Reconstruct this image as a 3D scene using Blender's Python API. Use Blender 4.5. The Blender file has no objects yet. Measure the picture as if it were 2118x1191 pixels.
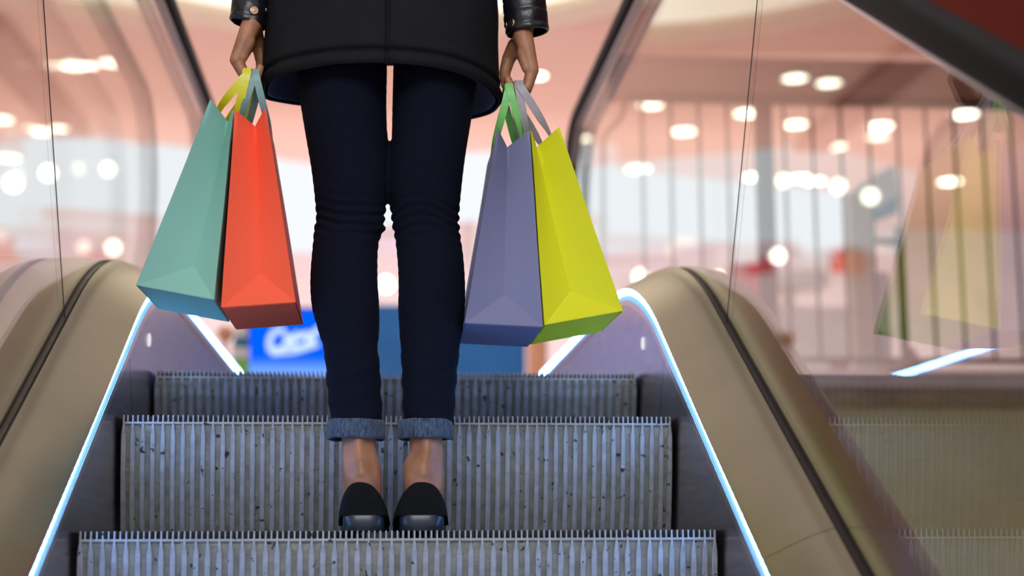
import bpy, bmesh, math, random
from mathutils import Vector, Matrix, noise
random.seed(7)
S = bpy.context.scene
COL = S.collection
PI = math.pi

# ---------------------------------------------------------------- camera
FPX, TH, PSI, ROLL = 3163.6, 0.1658, 0.0863, 0.0037
CAM = Vector((-0.0378, 0.0, -0.0214))
_F = Vector((math.sin(PSI)*math.cos(TH), math.cos(PSI)*math.cos(TH), math.sin(TH)))
_R0 = Vector((math.cos(PSI), -math.sin(PSI), 0))
_U0 = Vector((-math.sin(PSI)*math.sin(TH), -math.cos(PSI)*math.sin(TH), math.cos(TH)))
_R = _R0*math.cos(ROLL) - _U0*math.sin(ROLL)
_U = _R0*math.sin(ROLL) + _U0*math.cos(ROLL)

def ray(px, py):
    return _F + _R*((px-1059.0)/FPX) + _U*((595.5-py)/FPX)
def at(px, py, Y):            # point at forward distance Y
    d = ray(px, py); return CAM + d*(Y/d.y)
def atz(px, py, Z):           # point on the horizontal plane Z
    d = ray(px, py); return CAM + d*((Z-CAM.z)/d.z)
def ppm(p):                   # pixels per metre at a point
    return FPX/(Vector(p)-CAM).dot(_F)

cd = bpy.data.cameras.new('camera'); cam = bpy.data.objects.new('camera', cd); COL.objects.link(cam)
cam.matrix_world = Matrix(((_R.x, _U.x, -_F.x, CAM.x), (_R.y, _U.y, -_F.y, CAM.y), (_R.z, _U.z, -_F.z, CAM.z), (0, 0, 0, 1)))
cd.sensor_width = 36; cd.lens = FPX*36/2118; cd.clip_start = .02; cd.clip_end = 200
cd.dof.use_dof = True; cd.dof.focus_distance = 2.58; cd.dof.aperture_fstop = 2.0
S.camera = cam
S.view_settings.view_transform = 'Standard'; S.view_settings.look = 'None'
S.view_settings.gamma = 1; S.view_settings.exposure = 0.0

# ---------------------------------------------------------------- materials
def srgb(r, g, b):
    f = lambda c: (c/255/12.92) if c/255 <= .04045 else ((c/255+.055)/1.055)**2.4
    return (f(r), f(g), f(b), 1)
MATS = {}
def mat(name, col, rough=.6, metal=0, noise_amt=0.06, noise_scale=20, bump=0, bump_scale=80, spec=.5,
        sheen=0, emit=None, estr=0, stretch=(1, 1, 1), coat=0):
    m = bpy.data.materials.new(name); m.use_nodes = True
    nt = m.node_tree; N = nt.nodes; L = nt.links
    b = N['Principled BSDF']
    b.inputs['Roughness'].default_value = rough; b.inputs['Metallic'].default_value = metal
    b.inputs['Specular IOR Level'].default_value = spec
    b.inputs['Sheen Weight'].default_value = sheen; b.inputs['Coat Weight'].default_value = coat
    tc = N.new('ShaderNodeTexCoord'); mp = N.new('ShaderNodeMapping'); mp.inputs['Scale'].default_value = stretch
    L.new(tc.outputs['Object'], mp.inputs['Vector'])
    if noise_amt > 0:
        nz = N.new('ShaderNodeTexNoise'); nz.inputs['Scale'].default_value = noise_scale; nz.inputs['Detail'].default_value = 4
        L.new(mp.outputs['Vector'], nz.inputs['Vector'])
        rp = N.new('ShaderNodeValToRGB')
        lo = [max(0, c*(1-noise_amt*2)) for c in col[:3]]+[1]; hi = [min(1, c*(1+noise_amt*2)) for c in col[:3]]+[1]
        rp.color_ramp.elements[0].position = .3; rp.color_ramp.elements[1].position = .7
        rp.color_ramp.elements[0].color = lo; rp.color_ramp.elements[1].color = hi
        L.new(nz.outputs['Fac'], rp.inputs['Fac']); L.new(rp.outputs['Color'], b.inputs['Base Color'])
    else:
        b.inputs['Base Color'].default_value = col
    if bump > 0:
        n2 = N.new('ShaderNodeTexNoise'); n2.inputs['Scale'].default_value = bump_scale; n2.inputs['Detail'].default_value = 5
        L.new(mp.outputs['Vector'], n2.inputs['Vector'])
        bp = N.new('ShaderNodeBump'); bp.inputs['Strength'].default_value = bump; bp.inputs['Distance'].default_value = .004
        L.new(n2.outputs['Fac'], bp.inputs['Height']); L.new(bp.outputs['Normal'], b.inputs['Normal'])
    if emit:
        b.inputs['Emission Color'].default_value = emit; b.inputs['Emission Strength'].default_value = estr
    MATS[name] = m; return m

M = {}
M['gold'] = mat('champagne_metal', (.41, .335, .23, 1), .34, 1, .03, 6, .04, 60)
M['gold_out'] = mat('champagne_metal_outer', (.40, .37, .22, 1), .42, 1, .03, 6, .04, 60)
M['skirt'] = mat('skirt_metal', (.40, .34, .35, 1), .26, 1, .08, 8, .03, 40, stretch=(1, 1, 12))
M['trim'] = mat('skirt_trim_metal', (.62, .50, .42, 1), .3, 1, .03)
M['groove'] = mat('dark_groove_rubber', (.018, .012, .012, 1), .5, 0, .1)
M['groove_b'] = mat('brown_groove_rubber', (.10, .07, .045, 1), .4, .5, .1)
M['seam'] = mat('seam_black', (.01, .01, .01, 1), .8, 0, 0)
M['rail'] = mat('handrail_rubber', (.006, .004, .004, 1), .55, 0, .05, 30, spec=.12)
M['rail_n'] = mat('mauve_handrail_rubber', (.32, .19, .16, 1), .5, 0, .05, 30)
M['guide'] = mat('rail_guide_metal', (.72, .66, .72, 1), .3, 1, .03)
M['step_face'] = mat('step_riser_metal', (.22, .215, .185, 1), .5, .5, .13, 40, .35, 120)
M['step_rib'] = mat('step_rib_metal', (.36, .375, .41, 1), .42, .5, .07, 60, .12, 90)
def specks(m):
    nt = m.node_tree; N = nt.nodes; L = nt.links; b = N['Principled BSDF']
    src = b.inputs['Base Color'].links[0].from_socket
    tc = N.new('ShaderNodeTexCoord'); vo = N.new('ShaderNodeTexNoise'); vo.inputs['Scale'].default_value = 75; vo.inputs['Detail'].default_value = 2
    L.new(tc.outputs['Object'], vo.inputs['Vector'])
    rp = N.new('ShaderNodeValToRGB'); rp.color_ramp.elements[0].position = .295; rp.color_ramp.elements[0].color = (.12, .12, .12, 1)
    rp.color_ramp.elements[1].position = .33; rp.color_ramp.elements[1].color = (1, 1, 1, 1)
    L.new(vo.outputs['Fac'], rp.inputs['Fac'])
    mx = N.new('ShaderNodeMixRGB'); mx.blend_type = 'MULTIPLY'; mx.inputs[0].default_value = 1
    L.new(src, mx.inputs[1]); L.new(rp.outputs[0], mx.inputs[2]); L.new(mx.outputs[0], b.inputs['Base Color'])
specks(M['step_face']); specks(M['step_rib'])
M['step_tread'] = mat('step_tread_metal', (.20, .20, .20, 1), .5, .7, .15, 50)
M['comb'] = mat('comb_plate', (.25, .25, .26, 1), .45, .8, .1)
M['jeans'] = mat('dark_denim', (.0035, .0048, .013, 1), .95, 0, .14, 300, .35, 500, .15, 0)
M['denim_in'] = mat('turned_denim', (.058, .082, .125, 1), .9, 0, .3, 260, .5, 400, .2, .1, stretch=(1, 1, .35))
M['skin'] = mat('skin', (.36, .155, .075, 1), .48, 0, .12, 30, .08, 200)
M['coat'] = mat('black_parka_cloth', (.0048, .0046, .0064, 1), .8, 0, .1, 25, .5, 14, .22, 0)
M['lining'] = mat('navy_lining', (.008, .016, .055, 1), .7, 0, .2, 30, .3, 60)
M['leather'] = mat('black_leather', (.008, .0085, .011, 1), .3, 0, .1, 30, .5, 45, .5)
M['copper'] = mat('copper_snap', (.85, .52, .34, 1), .22, 1, 0)
M['suede'] = mat('black_suede', (.0045, .0045, .005, 1), .95, 0, .15, 100, .2, 200, .2)
M['heel'] = mat('shoe_heel', (.02, .028, .045, 1), .3, 0, .1, 30)
M['hair'] = mat('dark_hair', (.02, .012, .008, 1), .5, 0, .3, 60)
M['ceil'] = mat('pink_ceiling', srgb(222, 184, 172), .85, 0, .02, 1)
M['floor'] = mat('pale_floor', srgb(200, 175, 165), .35, 0, .05, 3)
M['beam'] = mat('mauve_beam', srgb(168, 126, 118), .8, 0, .02, 2)
M['olive'] = mat('olive_wall', srgb(182, 174, 126), .55, 0, .04, 3)
M['kerb'] = mat('grey_kerb', srgb(205, 184, 182), .6, 0, .05, 5)
M['brown'] = mat('brown_recess', srgb(165, 142, 88), .6, 0, .08, 6)
M['slab'] = mat('brown_pink_slab', srgb(178, 132, 118), .8, 0, .04, 3)
M['barm'] = mat('bronze_bar', srgb(92, 66, 54), .45, .3, .05)
M['red'] = mat('dark_red_cladding', (.17, .013, .005, 1), .8, 0, .05, 3, spec=.1)
M['white'] = mat('white_paint', (.8, .8, .8, 1), .5, 0, .02)
M['cream'] = mat('cream_paint', srgb(225, 205, 185), .6, 0, .03)
M['beige'] = mat('beige_column', srgb(212, 190, 172), .6, 0, .03)
M['pinkw'] = mat('pink_shop_wall', srgb(222, 212, 216), .8, 0, .03, 2)
M['mauvew'] = mat('mauve_shop_wall', srgb(212, 200, 208), .8, 0, .03, 2)
M['lilac'] = mat('lilac_panel', srgb(222, 214, 234), .6, 0, .03, 2)
M['blue'] = mat('blue_counter', srgb(20, 105, 180), .5, 0, .05, 4, emit=srgb(10, 90, 170), estr=.0)
M['teal'] = mat('teal_plastic', srgb(30, 130, 160), .5, 0, .05)
M['green'] = mat('green_plastic', srgb(140, 210, 70), .5, 0, .05)
M['peach'] = mat('peach_paint', srgb(230, 165, 130), .6, 0, .05)
M['redp'] = mat('red_paper', srgb(205, 70, 85), .6, 0, .05)
M['terra'] = mat('terracotta', srgb(205, 130, 95), .7, 0, .1)
M['black'] = mat('black_plastic', (.01, .01, .012, 1), .5, 0, .05)
M['dark'] = mat('dark_metal', (.06, .055, .05, 1), .5, .3, .05)

def emis(name, col, s, pattern=None):
    m = bpy.data.materials.new(name); m.use_nodes = True; nt = m.node_tree; N = nt.nodes; L = nt.links
    N.clear(); o = N.new('ShaderNodeOutputMaterial'); e = N.new('ShaderNodeEmission')
    e.inputs['Color'].default_value = (*col, 1); e.inputs['Strength'].default_value = s
    if pattern:      # separate diodes along the strip
        tc = N.new('ShaderNodeTexCoord'); sp = N.new('ShaderNodeSeparateXYZ'); L.new(tc.outputs['UV'], sp.inputs[0])
        mu = N.new('ShaderNodeMath'); mu.operation = 'MULTIPLY'; mu.inputs[1].default_value = pattern*2*PI; L.new(sp.outputs['X'], mu.inputs[0])
        si = N.new('ShaderNodeMath'); si.operation = 'SINE'; L.new(mu.outputs[0], si.inputs[0])
        mr = N.new('ShaderNodeMapRange'); mr.inputs['From Min'].default_value = -.3; mr.inputs['From Max'].default_value = 1
        mr.inputs['To Min'].default_value = s*.45; mr.inputs['To Max'].default_value = s*1.7; L.new(si.outputs[0], mr.inputs['Value'])
        L.new(mr.outputs[0], e.inputs['Strength'])
    L.new(e.outputs[0], o.inputs[0]); return m
M['led'] = emis('led_strip_light', (.14, .42, 1.0), 52.0, 1/.022)
M['led_b'] = emis('led_diffuser_glow', (.10, .27, .85), 3.0)  # imitates the blue glow along the lower side of the strip
M['lamp'] = emis('downlight_glow', (1.0, .97, .78), 9)
M['cap'] = emis('indicator_lamp_glow', (.9, .92, 1.0), .9)  # added glow lifts the unlit sensor cap out of the shade
M['coffer'] = emis('coffer_glow', (1.0, .90, .74), 1.5)
M['fascia'] = emis('backlit_fascia', (.84, .87, .93), 1.12)
M['shoplit'] = emis('lit_shop_panel', (.95, .80, .74), .9)
M['lilaclit'] = emis('lit_lilac_panel', (.55, .55, .95), 1.0)
M['warm'] = emis('warm_lamp', (1.0, .78, .66), 1.6)

def screen_mat():
    m = bpy.data.materials.new('blue_screen'); m.use_nodes = True; nt = m.node_tree; N = nt.nodes; L = nt.links
    N.clear(); o = N.new('ShaderNodeOutputMaterial'); e = N.new('ShaderNodeEmission')
    tc = N.new('ShaderNodeTexCoord'); nz = N.new('ShaderNodeTexNoise'); nz.inputs['Scale'].default_value = 3
    L.new(tc.outputs['Object'], nz.inputs['Vector'])
    sx = N.new('ShaderNodeSeparateXYZ'); L.new(tc.outputs['Object'], sx.inputs[0])
    mr = N.new('ShaderNodeMapRange'); mr.inputs['From Min'].default_value = .03; mr.inputs['From Max'].default_value = .13
    L.new(sx.outputs['Z'], mr.inputs['Value'])
    r = N.new('ShaderNodeValToRGB'); r.color_ramp.elements[0].color = (.20, .42, 1, 1); r.color_ramp.elements[1].color = (0.0, .10, .95, 1)
    L.new(mr.outputs[0], r.inputs['Fac']); L.new(r.outputs[0], e.inputs['Color']); e.inputs['Strength'].default_value = 1.3
    L.new(e.outputs[0], o.inputs[0]); return m
M['screen'] = screen_mat()
M['logo'] = emis('screen_lettering', (.62, .80, 1.0), 1.1)

def glass_mat(tint, name, ior=1.42):
    m = bpy.data.materials.new(name); m.use_nodes = True; nt = m.node_tree; N = nt.nodes; L = nt.links; N.clear()
    o = N.new('ShaderNodeOutputMaterial'); tr = N.new('ShaderNodeBsdfTransparent'); gl = N.new('ShaderNodeBsdfGlossy')
    mx = N.new('ShaderNodeMixShader'); fr = N.new('ShaderNodeFresnel'); ge = N.new('ShaderNodeNewGeometry')
    mr = N.new('ShaderNodeMapRange'); mr.inputs['To Min'].default_value = ior; mr.inputs['To Max'].default_value = 1/ior
    L.new(ge.outputs['Backfacing'], mr.inputs['Value']); L.new(mr.outputs[0], fr.inputs['IOR'])
    tr.inputs['Color'].default_value = (*tint, 1); gl.inputs['Roughness'].default_value = 0.0; gl.inputs['Color'].default_value = (.95, .97, .95, 1)
    L.new(fr.outputs[0], mx.inputs['Fac']); L.new(tr.outputs[0], mx.inputs[1]); L.new(gl.outputs[0], mx.inputs[2]); L.new(mx.outputs[0], o.inputs[0])
    return m
M['glass'] = glass_mat((.955, .955, .935), 'clear_balustrade_glass', 1.46)
M['glass_l'] = glass_mat((.955, .95, .94), 'left_balustrade_glass', 1.16)

# ---------------------------------------------------------------- builders
class MB:
    def __init__(s): s.v = []; s.f = []; s.uv = None
    def add(s, vs, fs):
        o = len(s.v); s.v += [Vector(v) for v in vs]; s.f += [tuple(i+o for i in f) for f in fs]
    def box(s, a, b):
        x0, y0, z0 = a; x1, y1, z1 = b
        s.add([(x0, y0, z0), (x1, y0, z0), (x1, y1, z0), (x0, y1, z0), (x0, y0, z1), (x1, y0, z1), (x1, y1, z1), (x0, y1, z1)],
              [(0, 3, 2, 1), (4, 5, 6, 7), (0, 1, 5, 4), (1, 2, 6, 5), (2, 3, 7, 6), (3, 0, 4, 7)])
    def rings(s, rs, closed=True, cap=True):
        n = len(rs[0]); o = len(s.v)
        for r in rs: s.v += [Vector(p) for p in r]
        for i in range(len(rs)-1):
            for j in range(n if closed else n-1):
                k = (j+1) % n
                s.f.append((o+i*n+j, o+i*n+k, o+(i+1)*n+k, o+(i+1)*n+j))
        if cap and closed:
            s.f.append(tuple(o+j for j in reversed(range(n)))); e = o+(len(rs)-1)*n
            s.f.append(tuple(e+j for j in range(n)))
    def tube(s, pts, r, n=10):
        pts = [Vector(p) for p in pts]; rs = []
        rr = r if isinstance(r, (list, tuple)) else [r]*len(pts)
        up = None
        for i, p in enumerate(pts):
            t = (pts[min(i+1, len(pts)-1)]-pts[max(i-1, 0)]).normalized()
            if up is None: up = t.orthogonal().normalized()
            up = (up - t*up.dot(t)).normalized(); b = t.cross(up)
            rs.append([p+up*math.cos(a)*rr[i]+b*math.sin(a)*rr[i] for a in [2*PI*k/n for k in range(n)]])
        s.rings(rs)
    def caps(s, p0, r0, p1, r1, n=14):     # tapered capsule
        p0 = Vector(p0); p1 = Vector(p1); t = (p1-p0).normalized(); u = t.orthogonal().normalized(); b = t.cross(u)
        rs = []
        for k in range(1, 6):
            a = PI/2*(1-k/5); rs.append((p0 - t*r0*math.sin(a), r0*math.cos(a) if k else 0))
        for k in range(0, 5):
            a = PI/2*k/5; rs.append((p1 + t*r1*math.sin(a), r1*math.cos(a)))
        rs = [[c+u*math.cos(x)*r+b*math.sin(x)*r for x in [2*PI*j/n for j in range(n)]] for c, r in rs]
        s.rings(rs)
    def lathe(s, c, prof, n=32, axis='z'):
        rs = []
        for r, h in prof:
            ring = []
            for j in range(n):
                a = 2*PI*j/n
                ring.append((c[0]+r*math.cos(a), c[1]+r*math.sin(a), c[2]+h) if axis == 'z' else
                            ((c[0]+h, c[1]+r*math.cos(a), c[2]+r*math.sin(a)) if axis == 'x' else (c[0]+r*math.sin(a), c[1]+h, c[2]+r*math.cos(a))))
            rs.append(ring)
        loop = abs(prof[0][0]-prof[-1][0])+abs(prof[0][1]-prof[-1][1]) < 1e-6
        s.rings(rs, cap=not loop)
    def mirror(s):
        for v in s.v: v.x = -v.x
        s.f = [tuple(reversed(f)) for f in s.f]; return s
    def build(s, name, m, parent=None, smooth=False, angle=None, loc=None):
        me = bpy.data.meshes.new(name)
        base = Vector(loc) if loc is not None else Vector((0, 0, 0))
        me.from_pydata([tuple(v-base) for v in s.v], [], s.f); me.validate()
        bm = bmesh.new(); bm.from_mesh(me); bmesh.ops.recalc_face_normals(bm, faces=bm.faces); bm.to_mesh(me); bm.free()
        o = bpy.data.objects.new(name, me); COL.objects.link(o); o.location = base
        for mm in (m if isinstance(m, list) else [m]): me.materials.append(mm)
        if smooth:
            for p in me.polygons: p.use_smooth = True
            if angle: 
                try: me.set_sharp_from_angle(angle=math.radians(angle))
                except Exception: pass
        if parent is not None:
            o.parent = parent; o.matrix_parent_inverse = Matrix.Translation(-parent.location)
        return o

def tag(o, label=None, cat=None, group=None, kind=None):
    if label: o['label'] = label
    if cat: o['category'] = cat
    if group: o['group'] = group
    if kind: o['kind'] = kind
    return o
def empty(name, loc, label, cat, group=None):
    o = bpy.data.objects.new(name, None); COL.objects.link(o); o.location = loc; o.empty_display_size = .1
    return tag(o, label, cat, group)
def solid(name, m, a, b, parent=None, bevel=0):
    k = MB(); k.box(a, b); o = k.build(name, m, parent)
    if bevel:
        md = o.modifiers.new('bevel', 'BEVEL'); md.width = bevel; md.segments = 2
    return o
def struct(o): o['kind'] = 'structure'; return o

# ---------------------------------------------------------------- escalator path
A, RAD, ZL = 0.5238, 1.0371, 0.4519
YC = 2.4284 + (RAD-(RAD-ZL)*math.cos(A))/math.sin(A); ZC = ZL-RAD
def path(s, h):
    r = RAD+h
    if s < 0: return (YC-r*math.sin(A)+s*math.cos(A), ZC+r*math.cos(A)+s*math.sin(A))
    if s < A*RAD:
        t = A-s/RAD; return (YC-r*math.sin(t), ZC+r*math.cos(t))
    return (YC+s-A*RAD, ZC+r)
def srange(s0, s1):
    out = [s0]
    for k in range(0, 25):
        v = A*RAD*k/24
        if s0 < v < s1: out.append(v)
    out.append(s1)
    if s0 < 0:
        e = min(0, s1); m = max(2, int((e-s0)/.12))
        out = [s0] + [s0+(e-s0)*k/m for k in range(1, m)] + ([e] if s1 <= 0 else []) + [v for v in out if v >= 0 and v != s0]
    out = [out[0], out[0]+.003] + out[1:-1] + [out[-1]-.003, out[-1]]
    return out
S0, S1 = -3.0, 2.45
def sweep(name, sec, m, parent, side=1, s0=S0, s1=S1, closed=True, smooth=True, angle=35, uv=False):
    k = MB(); ss = srange(s0, s1)
    if uv: ss = [s0+(s1-s0)*i/160 for i in range(161)]
    rs = [[(side*x, *path(s, h)) for x, h in sec] for s in ss]
    k.rings(rs, closed=closed, cap=closed)
    o = k.build(name, m, parent, smooth, angle)
    if uv:
        me = o.data; ul = me.uv_layers.new(name='UVMap'); n = len(sec)
        for p in me.polygons:
            for li in p.loop_indices:
                vi = me.loops[li].vertex_index; ul.data[li].uv = (ss[min(vi//n, len(ss)-1)], 0)
    return o

esc = empty('escalator', (0, 2.43, 0), 'escalator with champagne metal decks, glass sides and blue white light strips carrying the woman', 'escalator')

# handrail path: incline, curve, level, newel turn down
def rail_pts(dx, h, s0=S0, newel_y=4.72, rn=.30, hend=.30):
    """list of (point, up) for a rail running at path height h"""
    out = []
    send = newel_y-YC+A*RAD
    for s in srange(s0, send):
        y, z = path(s, h); y2, z2 = path(s, h+.01); out.append((Vector((dx, y, z)), Vector((0, y2-y, z2-z)).normalized()))
    y, z = path(send, h); cz = z-rn
    for k in range(1, 17):
        a = PI*k/16*.97; out.append((Vector((dx, y+rn*math.sin(a), cz+rn*math.cos(a))), Vector((0, math.sin(a), math.cos(a)))))
    return out
def rail_sweep(name, sec, m, parent, cx, h, **kw):
    k = MB(); rs = []
    for p, up in rail_pts(cx, h, **kw):
        rs.append([p+Vector((x, 0, 0))+up*dz for x, dz in sec])
    k.rings(rs); return k.build(name, m, parent, True, 40)
def rrect(w, h, r, n=5):
    out = []
    for cx, cy, a0 in ((w-r, h-r, 0), (-w+r, h-r, PI/2), (-w+r, -h+r, PI), (w-r, -h+r, 3*PI/2)):
        for k in range(n):
            a = a0+PI/2*k/(n-1); out.append((cx+r*math.cos(a), cy+r*math.sin(a)))
    return out

for side, sn in ((-1, 'left'), (1, 'right')):
    # skirt: two panels with a seam
    SK = [(.506, .066), (.520, .066), (.520, -.45), (.506, -.45)]
    sj = path(0, 0)
    o = sweep('skirt_panel', SK, M['skirt'], esc, side, S0, -.062, angle=30)
    o['label'] = 'dark brushed metal skirt panel beside the lower steps'
    sweep('skirt_panel', SK, M['skirt'], esc, side, -.059, S1, angle=30)
    sweep('skirt_trim', [(.502, .060), (.512, .060), (.512, .074), (.502, .074)], M['trim'], esc, side)
    sweep('light_strip', [(.5045, .0855), (.5110, .0850), (.5110, .0950), (.5045, .0950)], M['led'], esc, side, s0=-2.4, s1=S1-.2, uv=True)
    sweep('light_diffuser', [(.5045, .0748), (.5110, .0748), (.5110, .0848), (.5045, .0848)], M['led_b'], esc, side, s0=-2.4, s1=S1-.2)  # the strip's blue side glow, put in as a glowing band of its own
    # inner deck
    INN = [(.5115, .0765), (.530, .0765), (.530, .09), (.600, .128), (.604, .128), (.604, .146), (.6025, .1475), (.599, .148), (.575, .139), (.545, .1235), (.518, .1075), (.508, .1025), (.5025, .099), (.5022, .0965), (.5115, .0955)]
    if side == 1:
        sweep('inner_deck', INN, M['gold'], esc, side, S0, -.885); sweep('inner_deck', INN, M['gold'], esc, side, -.8835, S1)
        OUT = [(.622, .12), (.622, .147), (.625, .149), (.650, .149), (.690, .140), (.722, .124), (.738, .110), (.742, .098), (.742, -.55), (.735, -.55), (.735, .09), (.70, .12)]
        sweep('outer_deck', OUT, M['gold_out'], esc, side, S0, -.885); sweep('outer_deck', OUT, M['gold_out'], esc, side, -.8835, S1)
    else:
        sweep('inner_deck', INN, M['gold'], esc, side)
        OUT = [(.622, .12), (.622, .147), (.625, .149), (.68, .153), (.735, .150), (.739, .148), (.739, .12)]
        sweep('outer_deck', OUT, M['gold'], esc, side)
    g = sweep('glass_channel', [(.604, .11), (.622, .11), (.622, .141), (.6175, .145), (.6085, .145), (.604, .141)], M['groove'] if side == 1 else M['groove_b'], esc, side)
    if side == -1:
        for xx in (.6045, .6205):
            sweep('channel_gasket', [(xx-.001, .14), (xx+.0015, .14), (xx+.0015, .148), (xx-.001, .148)], M['seam'], esc, side)
    # glass panels along the path, top following the rail
    for (a, b) in ((S0, -.102), (-.099, 1.95)):
        k = MB(); ss = srange(a, b) if a > S0 else [a, -1.5, b]
        rs = []
        for s in ss:
            y0, z0 = path(s, .12); y1, z1 = path(s, .856)
            rs.append([(side*.611, y0, z0), (side*.616, y0, z0), (side*.616, y1, z1), (side*.611, y1, z1)])
        k.rings(rs); o = k.build('glass_panel', M['glass'] if side == 1 else M['glass_l'], esc)
    k = MB()
    y0, z0 = path(-.1005, .12); y1, z1 = path(-.1005, .856)
    w = Vector((0, math.cos(A), math.sin(A)))*.0012
    k.rings([[Vector((side*.6105, y, z))-w, Vector((side*.6120, y, z))-w, Vector((side*.6120, y, z))+w, Vector((side*.6105, y, z))+w] for y, z in ((y0, z0), (y1, z1))])
    k.build('glass_joint', M['seam'], esc)
    # handrail and its guide
    rail_sweep('handrail', rrect(.024, .022, .014), M['rail'], esc, side*.590, .882)
    rail_sweep('handrail_guide', rrect(.0125, .005, .002, 3), M['guide'], esc, side*.5945, .857)
    # little white sensor cap on the skirt, no lamp; glow added to keep it white
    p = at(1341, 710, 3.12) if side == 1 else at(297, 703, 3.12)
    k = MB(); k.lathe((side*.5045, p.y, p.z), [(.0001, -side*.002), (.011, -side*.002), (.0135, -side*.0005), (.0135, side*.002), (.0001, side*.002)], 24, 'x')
    o = k.build('indicator_lamp', M['cap'], esc, True, 40); o['label'] = 'small round white sensor cap on the skirt'

# landing plate
solid('comb_plate', M['comb'], (-.506, 4.02, .355), (.506, 4.75, .377), esc)

# steps
def make_step(Y0, Z0, name, label, depth, riser=.24):
    st = empty(name, (0, Y0, Z0), label, 'escalator step', 'grooved escalator steps')
    NF = 113; W = .4965; pitch = 2*W/(NF-1)
    k = MB(); k.box((-W, Y0+.006, Z0-.022), (W, Y0+depth, Z0-.012))
    for i in range(NF):
        x = -W+i*pitch; x = min(max(x, -W+.0012), W-.0012)
        k.box((x-.0012, Y0+.0005, Z0-.0122), (x+.0012, Y0+depth, Z0))
    k.build('tread', M['step_tread'], st)
    # riser face, curved back underneath
    prof = []
    for j in range(13):
        t = j/12; prof.append((Y0+.0055+.045*t**1.7, Z0-.012-t*(riser-.012)))
    k = MB(); rs = []
    for sx in (-W, W):
        rs.append([(sx, y, z) for y, z in prof]+[(sx, y+.006, z) for y, z in reversed(prof)])
    k.rings(rs); 
    # small lip along the top of the face and short teeth
    k.box((-W, Y0+.0015, Z0-.0165), (W, Y0+.0065, Z0-.012))
    k.build('riser_face', M['step_face'], st, True, 30)
    k = MB(); k.box((-W, Y0+.0008, Z0-.0150), (W, Y0+.0030, Z0-.0122)); k.build('nose_lip', M['step_rib'], st)
    k = MB()
    for i in range(0, NF, 2):
        x = -W+i*pitch; x = min(max(x, -W+.002), W-.002); rs = []
        wl = [(0, .0014), (.016, .0016), (.022, .0027), (.034, .0044), (.05, .0046), (.10, .0046), (.15, .0046), (.2, .0046), (riser-.002, .0046)] if riser > .2 else [(0, .0014), (.016, .0016), (.022, .0030), (.034, .0049), (.05, .0051), (.10, .0051), (riser-.002, .0051)]
        j = random.uniform(-.0001, .0001)
        for d, w in wl:
            t = max(0, (d-.012)/(riser-.012)); y = Y0+.0055+.045*t**1.7; z = Z0-d
            y0 = Y0 if d < .03 else y-.0045
            rs.append([(x-w+j, y0+.0008, z), (x-w*.75+j, y0, z), (x+w*.75+j, y0, z), (x+w+j, y0+.0008, z), (x+w+j, y+.001, z), (x-w+j, y+.001, z)])
        k.rings(rs)
    for i in range(1, NF, 2):
        x = -W+i*pitch; k.box((x-.0011, Y0, Z0-.014), (x+.0011, Y0+.004, Z0))
    k.build('riser_ribs', M['step_rib'], st)
    solid('step_body', M['dark'], (-W, Y0+.062, Z0-riser), (W, Y0+depth-.01, Z0-.024), st)
    return st
make_step(2.4284, 0.0, 'escalator_step', 'lowest visible grooved grey metal step, under the black shoes', .352)
make_step(2.7876, .2091, 'escalator_step', 'middle grooved grey metal step, rising directly behind the ankles', .378)
make_step(3.1726, .3326, 'escalator_step', 'highest visible dark grey grooved step, below the blue screen', .39, .15)

make_step(2.4284-.352, -.2035, 'escalator_step', 'grooved metal step just below the photo edge, under the lowest visible step', .352)
# neighbouring escalator on the left
esc2 = empty('escalator', (-1.364, 2.43, 0), 'neighbouring escalator at the far left edge, gold deck with curved black groove', 'escalator')
def nsec(sec): return [(-(-.75-(.614-x))*1.0, h) for x, h in sec]
def nb(sec): return [(.75+(.614-x), h) for x, h in sec]
sweep('inner_deck', nb(INN), M['gold'], esc2, -1)
sweep('glass_channel', [(.740, .11), (.7595, .11), (.7595, .1475), (.754, .1495), (.746, .1495), (.740, .1475)], M['seam'], esc2, -1)
sweep('skirt_panel', nb(SK), M['skirt'], esc2, -1)
rail_sweep('handrail', rrect(.028, .020, .014), M['rail_n'], esc2, -.765, .878, newel_y=4.45)
k = MB(); rs = []
for s in srange(S0, 1.7):
    y0, z0 = path(s, .12); y1, z1 = path(s, .862)
    rs.append([(-.745, y0, z0), (-.755, y0, z0), (-.755, y1, z1), (-.745, y1, z1)])
k.rings(rs); k.build('glass_panel', M['glass_l'], esc2)
for s_ in [3]:
    k = MB(); k.box((-1.87, 4.02, .355), (-.858, 4.9, .376)); k.build('comb_plate', M['comb'], esc2)
    sweep('step_band', [(.860, -.01), (1.86, -.01), (1.86, -.03), (.860, -.03)], M['step_tread'], esc2, -1)

# ---------------------------------------------------------------- the hall
CZ = 4.0
FZ = .375
struct(solid('floor', M['floor'], (-14, 4.76, FZ-.3), (.9, 26, FZ)))
struct(solid('floor', M['floor'], (.9, 6.3, FZ-.3), (16, 26, FZ)))
struct(solid('ceiling', M['ceil'], (-14, 6.2, CZ), (16, 26, CZ+.2)))
kz = at(1900, 766, 6.0).z; kz2 = at(1900, 801, 6.0).z; kz3 = at(1900, 846, 6.0).z
struct(solid('trim_1', M['kerb'], (.78, 6.0, kz2), (7, 6.3, kz)))
struct(solid('trim_2', M['brown'], (.78, 6.06, kz3), (7, 6.3, kz2)))
struct(solid('wall_right', M['olive'], (.78, 6.02, -4.0), (7, 6.3, kz3)))
struct(solid('wall_side', M['olive'], (7, -1, -4.0), (7.2, 6.3, 1.0)))
struct(solid('floor_lower', M['floor'], (-6, -6, -4.2), (7, 6.3, -4.0)))

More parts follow.
